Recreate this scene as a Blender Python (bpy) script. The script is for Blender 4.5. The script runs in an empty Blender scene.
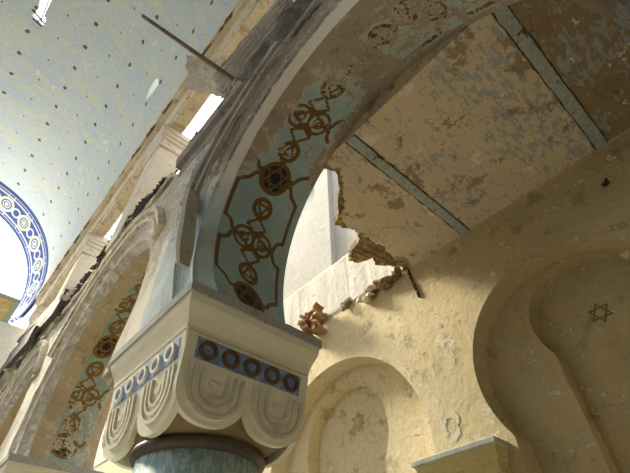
import bpy, bmesh, math, random
import numpy as np
from mathutils import Vector, Matrix, noise
C = bpy.context.scene.collection
PI = math.pi
R_ = math.radians
random.seed(7)

# ------------------------------------------------------------------ helpers
def mesh_obj(name, verts, faces, mats, parent=None, mi=None, smooth=False):
    me = bpy.data.meshes.new(name)
    me.from_pydata([tuple(v) for v in verts], [], faces)
    for m in (mats if isinstance(mats, (list, tuple)) else [mats]):
        me.materials.append(m)
    if mi is not None:
        me.polygons.foreach_set('material_index', mi)
    if smooth:
        me.polygons.foreach_set('use_smooth', [True] * len(me.polygons))
    me.update()
    o = bpy.data.objects.new(name, me)
    C.objects.link(o)
    if parent: o.parent = parent
    return o

def bm_obj(name, bm, mats, parent=None, smooth=False, fix=True):
    if fix: bmesh.ops.recalc_face_normals(bm, faces=bm.faces)
    me = bpy.data.meshes.new(name)
    bm.to_mesh(me); bm.free()
    for m in (mats if isinstance(mats, (list, tuple)) else [mats]):
        me.materials.append(m)
    if smooth:
        me.polygons.foreach_set('use_smooth', [True] * len(me.polygons))
    o = bpy.data.objects.new(name, me)
    C.objects.link(o)
    if parent: o.parent = parent
    return o

def thing(name, label, cat, loc=(0, 0, 0), group=None):
    o = bpy.data.objects.new(name, None); C.objects.link(o)
    o.location = loc; o.empty_display_size = .1
    tag(o, label, cat, group)
    return o

def tag(o, label, cat, group=None):
    o['label'] = label; o['category'] = cat
    if group: o['group'] = group
    return o

def struct(o, label=None):
    o['kind'] = 'structure'
    if label: o['label'] = label
    return o

def box(bm, x0, x1, y0, y1, z0, z1, M=None, n=1):
    vs = [bm.verts.new(Vector(p)) for p in ((x0,y0,z0),(x1,y0,z0),(x1,y1,z0),(x0,y1,z0),(x0,y0,z1),(x1,y0,z1),(x1,y1,z1),(x0,y1,z1))]
    if M is not None:
        for v in vs: v.co = M @ v.co
    for f in ((0,3,2,1),(4,5,6,7),(0,1,5,4),(1,2,6,5),(2,3,7,6),(3,0,4,7)):
        bm.faces.new([vs[i] for i in f])
    return vs

def bar(bm, a, b, r, seg=8):
    a, b = Vector(a), Vector(b); d = (b - a).normalized()
    u = d.orthogonal().normalized(); w = d.cross(u)
    ra, rb = (r if isinstance(r, tuple) else (r, r))
    A = [bm.verts.new(a + (u*math.cos(t) + w*math.sin(t))*ra) for t in [2*PI*i/seg for i in range(seg)]]
    B = [bm.verts.new(b + (u*math.cos(t) + w*math.sin(t))*rb) for t in [2*PI*i/seg for i in range(seg)]]
    for i in range(seg):
        bm.faces.new((A[i], A[(i+1) % seg], B[(i+1) % seg], B[i]))
    bm.faces.new(A[::-1]); bm.faces.new(B)

def tube(bm, pts, r, seg=6):
    rings = []
    pts = [Vector(p) for p in pts]
    up = None
    for i, p in enumerate(pts):
        d = (pts[min(i+1, len(pts)-1)] - pts[max(i-1, 0)]).normalized()
        if up is None: up = d.orthogonal().normalized()
        up = (up - d*up.dot(d)).normalized(); w = d.cross(up)
        rr = r[i] if isinstance(r, (list, tuple)) else r
        rings.append([bm.verts.new(p + (up*math.cos(t)+w*math.sin(t))*rr) for t in [2*PI*k/seg for k in range(seg)]])
    for a, b in zip(rings, rings[1:]):
        for k in range(seg): bm.faces.new((a[k], a[(k+1) % seg], b[(k+1) % seg], b[k]))
    bm.faces.new(rings[0][::-1]); bm.faces.new(rings[-1])

def lathe(bm, prof, cx, cy, seg=48):
    rings = [[bm.verts.new((cx + r*math.cos(2*PI*k/seg), cy + r*math.sin(2*PI*k/seg), z)) for k in range(seg)] for r, z in prof]
    for a, b in zip(rings, rings[1:]):
        for k in range(seg): bm.faces.new((a[k], a[(k+1) % seg], b[(k+1) % seg], b[k]))
    bm.faces.new(rings[0][::-1]); bm.faces.new(rings[-1])

def hull(bm, c, s, rnd, n=14):
    c = Vector(c); s = Vector(s) if not isinstance(s, (int, float)) else Vector((s, s, s))
    vs = []
    for _ in range(n):
        d = Vector((rnd.gauss(0,1), rnd.gauss(0,1), rnd.gauss(0,1))).normalized()*rnd.uniform(.75, 1.05)
        vs.append(bm.verts.new(c + Vector((d.x*s.x, d.y*s.y, d.z*s.z))))
    r = bmesh.ops.convex_hull(bm, input=vs)
    junk = [e for e in r['geom_interior'] if isinstance(e, bmesh.types.BMVert)] + [e for e in r['geom_unused'] if isinstance(e, bmesh.types.BMVert)]
    if junk: bmesh.ops.delete(bm, geom=list(set(junk)), context='VERTS')

def prism(bm, pts, axis, a, b):
    """closed polygon pts (2D) extruded along an axis from a to b"""
    def P(p, t):
        if axis == 0: return (t, p[0], p[1])
        if axis == 1: return (p[0], t, p[1])
        return (p[0], p[1], t)
    A = [bm.verts.new(P(p, a)) for p in pts]; B = [bm.verts.new(P(p, b)) for p in pts]
    n = len(pts)
    for i in range(n): bm.faces.new((A[i], A[(i+1) % n], B[(i+1) % n], B[i]))
    bm.faces.new(A[::-1]); bm.faces.new(B)

def boolean(o, cutters):
    for c in cutters:
        m = o.modifiers.new('b', 'BOOLEAN'); m.operation = 'DIFFERENCE'; m.solver = 'EXACT'; m.object = c
    dg = bpy.context.evaluated_depsgraph_get(); dg.update()
    me = bpy.data.meshes.new_from_object(o.evaluated_get(dg))
    o.modifiers.clear(); o.data = me
    for c in cutters: bpy.data.objects.remove(c, do_unlink=True)

def smooth_curve(pts, n=6):
    out = []
    P = [Vector(p) for p in pts]
    for i in range(len(P)-1):
        p0, p1, p2, p3 = P[max(i-1, 0)], P[i], P[i+1], P[min(i+2, len(P)-1)]
        for k in range(n):
            t = k/n
            out.append(.5*((2*p1) + (p2-p0)*t + (2*p0-5*p1+4*p2-p3)*t*t + (3*p1-p0-3*p2+p3)*t**3))
    out.append(P[-1])
    return out

# ------------------------------------------------------------------ materials
class NT:
    def __init__(s, name):
        s.m = bpy.data.materials.new(name); s.m.use_nodes = True
        s.t = s.m.node_tree; s.b = s.t.nodes['Principled BSDF']
        s.tc = s.t.nodes.new('ShaderNodeTexCoord').outputs['Object']
    def n(s, typ, **kw):
        nd = s.t.nodes.new(typ)
        for k, v in kw.items():
            if k.startswith('_'): setattr(nd, k[1:], v)
            else:
                inp = nd.inputs[k.replace('0x', '')] if not k.startswith('i') or not k[1:].isdigit() else nd.inputs[int(k[1:])]
                if hasattr(v, 'is_output') or isinstance(v, bpy.types.NodeSocket): s.t.links.new(v, inp)
                else: inp.default_value = v
        return nd
    def math(s, op, a, b=0.0, c=None, clamp=False):
        nd = s.n('ShaderNodeMath', _operation=op, _use_clamp=clamp, i0=a, i1=b)
        if c is not None: nd.inputs[2].default_value = c
        return nd.outputs[0]
    def noise(s, scale, detail=6, rough=.6, vec=None, dist=0.0):
        return s.n('ShaderNodeTexNoise', Vector=vec if vec is not None else s.tc, Scale=scale, Detail=detail, Roughness=rough, Distortion=dist).outputs['Fac']
    def step(s, v, lo, hi):
        nd = s.n('ShaderNodeMapRange', Value=v); nd.inputs['From Min'].default_value = lo; nd.inputs['From Max'].default_value = hi
        nd.interpolation_type = 'SMOOTHSTEP'
        return nd.outputs[0]
    def mix(s, f, a, b):
        nd = s.n('ShaderNodeMix', _data_type='RGBA')
        for i, v in ((0, f), (6, a), (7, b)):
            if isinstance(v, bpy.types.NodeSocket): s.t.links.new(v, nd.inputs[i])
            elif i == 0: nd.inputs[0].default_value = v
            else: nd.inputs[i].default_value = (*v, 1)
        return nd.outputs[2]
    def attr(s, name):
        return s.n('ShaderNodeAttribute', _attribute_name=name).outputs['Fac']
    def scaled(s, v, loc=(0, 0, 0), rot=(0, 0, 0)):
        nd = s.n('ShaderNodeMapping'); s.t.links.new(s.tc, nd.inputs[0])
        nd.inputs['Scale'].default_value = v; nd.inputs['Location'].default_value = loc; nd.inputs['Rotation'].default_value = rot
        return nd.outputs[0]
    def cracks(s, scale, width, vec=None):
        base = vec if vec is not None else s.tc
        wob = s.n('ShaderNodeTexNoise', Vector=base, Scale=scale*2.2, Detail=4).outputs['Color']
        mixv = s.n('ShaderNodeVectorMath', _operation='MULTIPLY_ADD', i0=wob, i1=(.35/scale*1.6,)*3)
        s.t.links.new(base, mixv.inputs[2])
        vo = s.n('ShaderNodeTexVoronoi', _feature='DISTANCE_TO_EDGE', Vector=mixv.outputs[0], Scale=scale)
        return s.math('SUBTRACT', 1.0, s.step(vo.outputs['Distance'], 0.0, width))
    def finish(s, col, rough=.85, h=None, strength=.4, dist=.02, metal=0.0, spec=.3):
        if isinstance(col, bpy.types.NodeSocket): s.t.links.new(col, s.b.inputs['Base Color'])
        else: s.b.inputs['Base Color'].default_value = (*col, 1)
        if isinstance(rough, bpy.types.NodeSocket): s.t.links.new(rough, s.b.inputs['Roughness'])
        else: s.b.inputs['Roughness'].default_value = rough
        s.b.inputs['Metallic'].default_value = metal
        s.b.inputs['Specular IOR Level'].default_value = spec
        if h is not None:
            bp = s.n('ShaderNodeBump', Height=h, Strength=strength, Distance=dist)
            s.t.links.new(bp.outputs[0], s.b.inputs['Normal'])
        return s.m

def plaster(name, base, alt, patch, stain, s=1.0, patch_lo=.6, crack=.5, bump=.5, stain_lo=.55, crack_col=(.12,.09,.05), crack_scale=1.6, far=None, grit=.38):
    """aged plaster: two tones, scuffed chips, stains, cracks, pits"""
    t = NT(name)
    n1 = t.noise(1.1*s, 8, .62); n2 = t.noise(4.5*s, 9, .7, dist=.4); n3 = t.noise(18*s, 6, .7); n4 = t.noise(2.3*s, 10, .68, vec=t.scaled((1,1,1),(7,3,1)))
    c = t.mix(t.step(n1, .35, .65), base, alt)
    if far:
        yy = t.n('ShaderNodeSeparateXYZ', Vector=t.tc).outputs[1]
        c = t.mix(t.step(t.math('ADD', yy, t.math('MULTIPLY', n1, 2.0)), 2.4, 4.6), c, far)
    c = t.mix(t.math('MULTIPLY', t.step(n4, stain_lo, stain_lo+.12), .7), c, stain)
    pm = t.step(t.math('ADD', t.math('MULTIPLY', n2, .7), t.math('MULTIPLY', n3, .3)), patch_lo, patch_lo+.025)
    c = t.mix(pm, c, patch)
    ck = t.math('MULTIPLY', t.cracks(crack_scale*s, .006), t.step(t.noise(1.7*s, 3), .52, .60))
    c = t.mix(t.math('MULTIPLY', ck, crack), c, crack_col)
    pit = t.step(t.noise(30*s, 3, .5), .70, .74)
    c = t.mix(t.math('MULTIPLY', pit, .55), c, stain)
    c = t.mix(t.math('MULTIPLY', t.step(n3, .42, .62), grit), c, tuple(x*.5 for x in base))
    h = t.math('SUBTRACT', t.math('ADD', t.math('MULTIPLY', n2, .6), t.math('MULTIPLY', pm, .25)), t.math('ADD', t.math('MULTIPLY', ck, .35), t.math('MULTIPLY', pit, .3)))
    h = t.math('ADD', h, t.math('MULTIPLY', n3, .25))
    return t.finish(c, .9, h, bump, .03)

M = {}
M['wall_face'] = plaster('peeling limewash', (.50,.49,.45), (.42,.38,.32), (.68,.70,.69), (.24,.20,.16), 1.3, .53, .5, .9, .52)
M['cream'] = plaster('cream plaster', (.68,.60,.42), (.62,.56,.42), (.74,.72,.64), (.34,.26,.15), 1.0, .62, .6, .5, .58)
M['white'] = plaster('old white plaster', (.80,.79,.75), (.74,.72,.66), (.86,.86,.84), (.50,.44,.33), 1.0, .6, .5, .4, .62)
M['ochre'] = plaster('ochre plaster wall', (.56,.48,.28), (.48,.41,.25), (.78,.74,.63), (.30,.24,.14), 1.1, .570, .75, .75, .54, far=(.74,.65,.44), grit=.22)  # paler limewash far along; near base darkened to stand for dimmer light
M['capital'] = plaster('capital paint', (.86,.85,.72), (.80,.79,.67), (.60,.57,.48), (.42,.36,.26), 3.0, .66, .15, .2, .66, grit=.14)
M['abacus'] = plaster('weathered abacus', (.44,.47,.48), (.52,.54,.54), (.36,.27,.13), (.18,.15,.12), 6.0, .56, .2, .5, .55)
M['bell'] = plaster('brown bell', (.34,.26,.15), (.29,.23,.14), (.46,.38,.24), (.16,.12,.08), 3.0, .63, .4, .5, .55)
M['entab'] = plaster('yellowed cornice', (.70,.61,.42), (.60,.51,.34), (.80,.77,.66), (.28,.19,.08), 1.6, .57, .8, .5, .52)
M['pier'] = plaster('worn pier plaster', (.76,.68,.54), (.70,.62,.50), (.82,.79,.72), (.38,.29,.17), 1.4, .6, .5, .4, .56)
M['grey'] = plaster('grey cement cornice', (.40,.38,.34), (.32,.29,.26), (.52,.50,.47), (.10,.09,.08), 1.6, .6, .5, .8, .52)
M['rubble'] = plaster('broken masonry', (.30,.23,.13), (.24,.18,.10), (.38,.33,.24), (.14,.10,.06), 4.0, .6, .2, .9, .5)
M['brickbit'] = plaster('orange brick chunks', (.50,.31,.16), (.30,.19,.10), (.66,.50,.32), (.20,.10,.05), 5.0, .6, .2, .8, .55)
M['debris'] = plaster('dark debris', (.12,.10,.09), (.18,.15,.12), (.26,.24,.22), (.05,.04,.04), 6.0, .62, .1, 1, .5)

def simple(name, col, rough=.6, s=12, var=.35, metal=0., bump=.2):
    t = NT(name)
    n = t.noise(s, 6, .65)
    c = t.mix(t.step(n, .35, .7), col, tuple(x*(1-var) for x in col))
    return t.finish(c, rough, n, bump, .01, metal)
M['ring_brown'] = simple('brown ring paint', (.17,.10,.05), .55, 20, .5)
M['ring_white'] = simple('white ring paint', (.80,.82,.80), .6, 20, .3)
M['relief'] = simple('relief paint', (.72,.71,.60), .7, 8, .25)
M['neck'] = simple('dark neck moulding', (.10,.085,.07), .45, 9, .4, 0, .5)
M['wood'] = simple('old wood', (.20,.13,.07), .7, 14, .5)
M['frame'] = simple('green grey frame', (.40,.46,.40), .6, 14, .3)
M['panel'] = simple('yellow panel', (.80,.62,.28), .6, 3, .4)
M['iron'] = simple('dark iron', (.06,.05,.045), .5, 20, .4, .3)
M['floor'] = simple('pale dusty floor', (.52,.47,.38), .9, 1.5, .3)
M['starpaint'] = simple('dark star paint', (.22,.18,.10), .8, 12, .3)

t = NT('blue panel'); n = t.noise(16, 6, .7)
M['blue'] = t.finish(t.mix(t.step(n, .45, .6), (.14,.25,.50), (.30,.42,.62)), .6, n, .3, .01)
t = NT('blue shaft'); n = t.noise(26, 5, .7, vec=t.scaled((1,1,.5)))
M['shaft'] = t.finish(t.mix(t.step(n, .46, .56), (.36,.58,.64), (.68,.82,.84)), .6, n, .5, .01)

# corrugated / sheet metal
t = NT('grey sheet metal'); n = t.noise(5, 7, .7); n2 = t.noise(22, 5)
c = t.mix(t.step(n, .42, .6), (.66,.65,.63), (.50,.49,.47)); c = t.mix(t.step(n2, .62, .68), c, (.16,.13,.11))
M['sheet'] = t.finish(c, .6, n, .4, .02, .1)
t = NT('dark tar sheet'); n = t.noise(9, 7, .7)
M['dark'] = t.finish(t.mix(t.step(n, .4, .65), (.10,.095,.09), (.20,.19,.18)), .75, n, .6, .02)

# steel joist: pale blue paint with rust
t = NT('painted steel joist'); n = t.noise(3.2, 8, .7); n2 = t.noise(16, 6, .7)
c = t.mix(t.step(n2, .45, .62), (.38,.42,.39), (.29,.32,.31))
c = t.mix(t.step(t.math('ADD', t.math('MULTIPLY', n, .75), t.math('MULTIPLY', n2, .3)), .60, .63), c, (.11,.045,.02))
M['joist'] = t.finish(c, .6, n2, .3, .01)

# aisle ceiling: ochre-grey coat over patches of blue paint, cracks
t = NT('aisle ceiling coat')
n1 = t.noise(.9, 6, .6); n2 = t.noise(10.0, 10, .66, vec=t.scaled((.55,1.5,1), rot=(0,0,.25)), dist=.3); n3 = t.noise(14, 6, .7); n5 = t.noise(1.4, 5, .6, vec=t.scaled((1,1,1),(3,9,0)))
c = t.mix(t.step(n1, .35, .65), (.64,.55,.39), (.57,.50,.38))
yn = t.n('ShaderNodeSeparateXYZ', Vector=t.tc).outputs[1]
c = t.mix(t.step(t.math('ADD', yn, t.math('MULTIPLY', n1, .5)), .08, -.10), c, (.28,.22,.13))
yy = t.n('ShaderNodeSeparateXYZ', Vector=t.tc).outputs[1]
bluezone = t.math('MULTIPLY', t.step(yy, 3.0, 1.0), t.step(n5, .40, .56))
bl = t.math('ADD', t.math('MULTIPLY', n2, .72), t.math('MULTIPLY', n3, .28))
bm_ = t.step(t.math('ADD', bl, t.math('MULTIPLY', bluezone, .085)), .585, .60)
c = t.mix(t.math('MULTIPLY', bm_, .85), c, (.33,.38,.41))
n6 = t.noise(2.6, 9, .7, vec=t.scaled((1,1,1),(2,5,8)))
c = t.mix(t.math('MULTIPLY', t.step(n6, .56, .60), .75), c, (.26,.18,.10))
c = t.mix(t.step(n6, .40, .37), c, (.70,.66,.56))
ck = t.math('MULTIPLY', t.cracks(3.0, .008), t.step(t.noise(2.1, 4), .47, .56))
c = t.mix(t.math('MULTIPLY', ck, .8), c, (.10,.07,.04))
h = t.math('SUBTRACT', t.math('ADD', t.math('MULTIPLY', n2, .5), t.math('MULTIPLY', n3, .3)), t.math('MULTIPLY', ck, .4))
M['aisle_ceiling'] = t.finish(c, .9, h, .7, .03)

# exposed brick underside
t = NT('exposed brick')
br = t.n('ShaderNodeTexBrick', Vector=t.scaled((1,1,1), rot=(0,0,.15)), Scale=1.0)
br.inputs['Color1'].default_value = (.34,.23,.10,1); br.inputs['Color2'].default_value = (.26,.18,.09,1); br.inputs['Mortar'].default_value = (.14,.10,.06,1)
br.inputs['Brick Width'].default_value = .24; br.inputs['Row Height'].default_value = .11; br.inputs['Mortar Size'].default_value = .012
n = t.noise(7, 8, .7)
c = t.mix(t.step(n, .5, .62), br.outputs['Color'], (.42,.36,.20)); c = t.mix(t.step(n, .42, .36), c, (.10,.07,.04))
M['brick'] = t.finish(c, .95, t.math('SUBTRACT', n, t.math('MULTIPLY', br.outputs['Fac'], .5)), .9, .04)

# vault: weathered blue with rows of brown stars
VX, VZ, VR = -3.75, 10.3, 4.40
t = NT('star vault paint')
sp = t.n('ShaderNodeSeparateXYZ', Vector=t.tc)
X, Y, Z = sp.outputs
ang = t.math('ARCTAN2', t.math('SUBTRACT', Z, VZ), t.math('SUBTRACT', X, VX))
arc = t.math('MULTIPLY', ang, VR)
wn = t.n('ShaderNodeTexNoise', Vector=t.tc, Scale=3.0, Detail=3).outputs['Fac']
def cell(v, off, per):
    a = t.math('DIVIDE', t.math('SUBTRACT', v, off), per)
    f = t.math('SUBTRACT', t.math('FRACT', t.math('ADD', a, .5)), .5)
    return t.math('MULTIPLY', f, per)
def dot(oy, oa, r):
    a = cell(Y, oy, .94); b = cell(arc, oa, 1.69)
    d = t.math('SQRT', t.math('ADD', t.math('MULTIPLY', a, a), t.math('MULTIPLY', b, b)))
    d = t.math('ADD', d, t.math('MULTIPLY', t.math('SUBTRACT', t.noise(13, 3), .5), .11))
    return t.step(d, r+.01, r-.012)
n1 = t.noise(.55, 6, .6); n2 = t.noise(2.2, 9, .68, dist=.6)
uv = t.n('ShaderNodeCombineXYZ', X=t.math('MULTIPLY', arc, .32), Y=t.math('MULTIPLY', Y, 1.5), Z=0.0).outputs[0]
rotv = t.n('ShaderNodeMapping', Vector=uv); rotv.inputs['Rotation'].default_value = (0,0,.35)
n3 = t.noise(2.6, 8, .72, vec=rotv.outputs[0], dist=.8)
c = t.mix(t.step(n1, .36, .62), (.48,.54,.55), (.54,.58,.55))
c = t.mix(t.math('MULTIPLY', t.step(n3, .47, .60), .85), c, (.62,.60,.42))
c = t.mix(t.step(n2, .62, .67), c, (.74,.72,.58))
c = t.mix(t.math('MULTIPLY', t.step(t.noise(9, 6, .7), .52, .62), .45), c, (.36,.42,.44))
c = t.mix(dot(7.03, .17, .070), c, (.13,.10,.05))
c = t.mix(dot(7.50, 1.02, .032), c, (.15,.12,.07))
M['vault'] = t.finish(c, .9, n2, .25, .02)

# painted soffit: layers decided by stored design fields (ink / navy distances, peel amount)
def soffit_mat(name, blue, ink, navy, base, base2, lime, bump=.6, upper=None):
    t = NT(name)
    n1 = t.noise(1.6, 6, .6); n2 = t.noise(7.5, 10, .74, dist=.3); n3 = t.noise(24, 6, .7)
    f = t.math('ADD', t.math('MULTIPLY', n2, .75), t.math('MULTIPLY', n3, .25))
    peel = t.attr('peel')
    th = t.math('MULTIPLY_ADD', peel, .46, .27)           # 0 -> .27 nothing gone, 1 -> .73 all gone
    keep = t.step(t.math('SUBTRACT', f, th), -.006, .006)
    keepw = t.step(t.math('SUBTRACT', f, t.math('SUBTRACT', th, .035)), -.006, .006)
    kink = t.step(t.math('SUBTRACT', f, t.math('ADD', th, -.012)), -.006, .006)
    c0 = t.mix(t.step(n1, .35, .65), base, base2)
    c0 = t.mix(t.math('MULTIPLY', t.step(n3, .5, .7), .4), c0, tuple(x*.5 for x in base))
    n7 = t.noise(4.0, 10, .74, vec=t.scaled((1,1,1),(5,2,9)))
    c0 = t.mix(t.math('MULTIPLY', t.step(n7, .565, .585), .55), c0, lime)
    c0 = t.mix(t.math('MULTIPLY', t.step(n7, .43, .40), .5), c0, tuple(x*.45 for x in base))
    cl = t.mix(t.step(n2, .4, .7), lime, tuple(x*.8 for x in lime))
    cb = t.mix(t.step(n1, .4, .6), blue, tuple(x*.82 for x in blue))
    if upper:
        zz = t.n('ShaderNodeSeparateXYZ', Vector=t.tc).outputs[2]
        cb = t.mix(t.step(t.math('ADD', zz, t.math('MULTIPLY', n1, 1.2)), 4.0, 4.4), cb, upper)
    c = t.mix(keepw, c0, cl)
    c = t.mix(keep, c, cb)
    nv = t.math('MULTIPLY', t.step(t.attr('navy'), .004, -.004), keep)
    c = t.mix(nv, c, navy)
    ik = t.math('MULTIPLY', t.step(t.attr('ink'), .004, -.004), kink)
    ci = t.mix(t.step(n3, .5, .65), ink, tuple(x*.7 for x in ink))
    c = t.mix(ik, c, ci)
    h = t.math('ADD', t.math('MULTIPLY', keepw, .3), t.math('ADD', t.math('MULTIPLY', keep, .2), t.math('MULTIPLY', n2, .35)))
    return t.finish(c, .88, h, bump, .02 if bump < .8 else .05)
M['soffit'] = soffit_mat('painted arch soffit', (.38,.53,.59), (.17,.10,.03), (.018,.02,.03), (.40,.34,.27), (.32,.28,.23), (.62,.60,.55))
M['soffit_far'] = soffit_mat('painted far arch soffit', (.33,.42,.38), (.22,.13,.03), (.02,.022,.03), (.52,.44,.31), (.45,.37,.26), (.66,.62,.50))
M['pale_blue'] = soffit_mat('pale blue limewash face', (.58,.70,.73), (.05,.09,.11), (.20,.33,.37), (.42,.39,.35), (.34,.31,.27), (.62,.62,.60), 1.0, (.80,.80,.77))
M['face_sunlit'] = soffit_mat('sunlit cream limewash face', (.88,.83,.70), (.3,.25,.2), (.4,.35,.3), (.74,.65,.47), (.64,.56,.42), (.88,.84,.74), 1.0)  # far arch faces: sunlight put into the brightened cream albedo
M['rim'] = soffit_mat('blue painted end arch', (.07,.10,.27), (.74,.74,.48), (.52,.56,.60), (.5,.45,.3), (.5,.45,.3), (.7,.7,.6))

# ------------------------------------------------------------------ painted design (distance fields)
def seg_d(W, S, a, b):
    ax, ay = a; bx, by = b
    dx, dy = bx-ax, by-ay
    h = np.clip(((W-ax)*dx + (S-ay)*dy)/(dx*dx+dy*dy+1e-12), 0, 1)
    return np.hypot(W-ax-h*dx, S-ay-h*dy)
def poly_d(W, S, pts):
    return np.min([seg_d(W, S, a, b) for a, b in zip(pts, pts[1:])], axis=0)
def circ_d(W, S, c, r):
    return np.abs(np.hypot(W-c[0], S-c[1])-r)
def arc_pts(c, r, a0, a1, n=8):
    return [(c[0]+r*math.cos(R_(a0+(a1-a0)*i/n)), c[1]+r*math.sin(R_(a0+(a1-a0)*i/n))) for i in range(n+1)]
def tri(c, r, rot):
    p = [(c[0]+r*math.cos(R_(rot+120*k)), c[1]+r*math.sin(R_(rot+120*k))) for k in range(4)]
    return p
def design(W, S, s0, s1):
    """interlaced ribbon design; W across (0 = centre line), S along the arch. returns ink, navy distance"""
    ink = np.full(W.shape, 9.); navy = np.full(W.shape, 9.)
    def add(d, w): 
        nonlocal ink; ink = np.minimum(ink, d - w)
    k = 0; s = .36
    while s < s1:
        # star medallion
        add(circ_d(W, S, (0, s), .195), .027)
        navy = np.minimum(navy, np.hypot(W, S-s)-.18)
        for rot in (90, 270): add(poly_d(W, S, tri((0, s), .165, rot)), .013)
        # ring with triangle, both sides of the pair
        for sc, rr in ((s+.38, 90), (s+1.30, 270)):
            add(circ_d(W, S, (0, sc), .118), .028)
            add(poly_d(W, S, tri((0.0, sc), .085, rr)), .016)
        # pair of interlaced rings
        p = s+.84
        for sg in (-1, 1):
            add(circ_d(W, S, (sg*.135, p), .135), .020)
            add(circ_d(W, S, (sg*.135, p), .062), .013)
            add(poly_d(W, S, [(sg*.08, p-.03), (sg*.19, p+.04)]), .010)
            add(poly_d(W, S, [(sg*.02, p+.30), (sg*.14, p+.20), (-sg*.24, p-.02)]), .017)
            add(poly_d(W, S, [(sg*.02, p-.30), (sg*.14, p-.20), (-sg*.24, p+.02)]), .017)
        # outer cartouche lines
        for sg in (-1, 1):
            a = [(sg*.19, s+.06), (sg*.26, s+.04), (sg*.32, s+.13), (sg*.44, s+.20), (sg*.44, s+.68)]
            a += arc_pts((sg*.44, s+.80), .12, 270, 270-sg*90, 5) + [(sg*.27, p)]
            b = [(sg*.27, p)] + arc_pts((sg*.44, s+.88), .12, 180 if sg > 0 else 0, 90, 5)
            b += [(sg*.44, s+1.06), (sg*.44, s+1.52), (sg*.32, s+1.60), (sg*.26, s+1.70), (sg*.17, s+1.70)]
            add(poly_d(W, S, a), .024); add(poly_d(W, S, b), .024)
        s += 1.72; k += 1
    ink = np.where(S < s0, .05, ink)
    return ink, navy

def set_attr(me, name, arr):
    a = me.attributes.new(name, 'FLOAT', 'POINT'); a.data.foreach_set('value', np.asarray(arr, dtype=np.float32).ravel())

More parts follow.
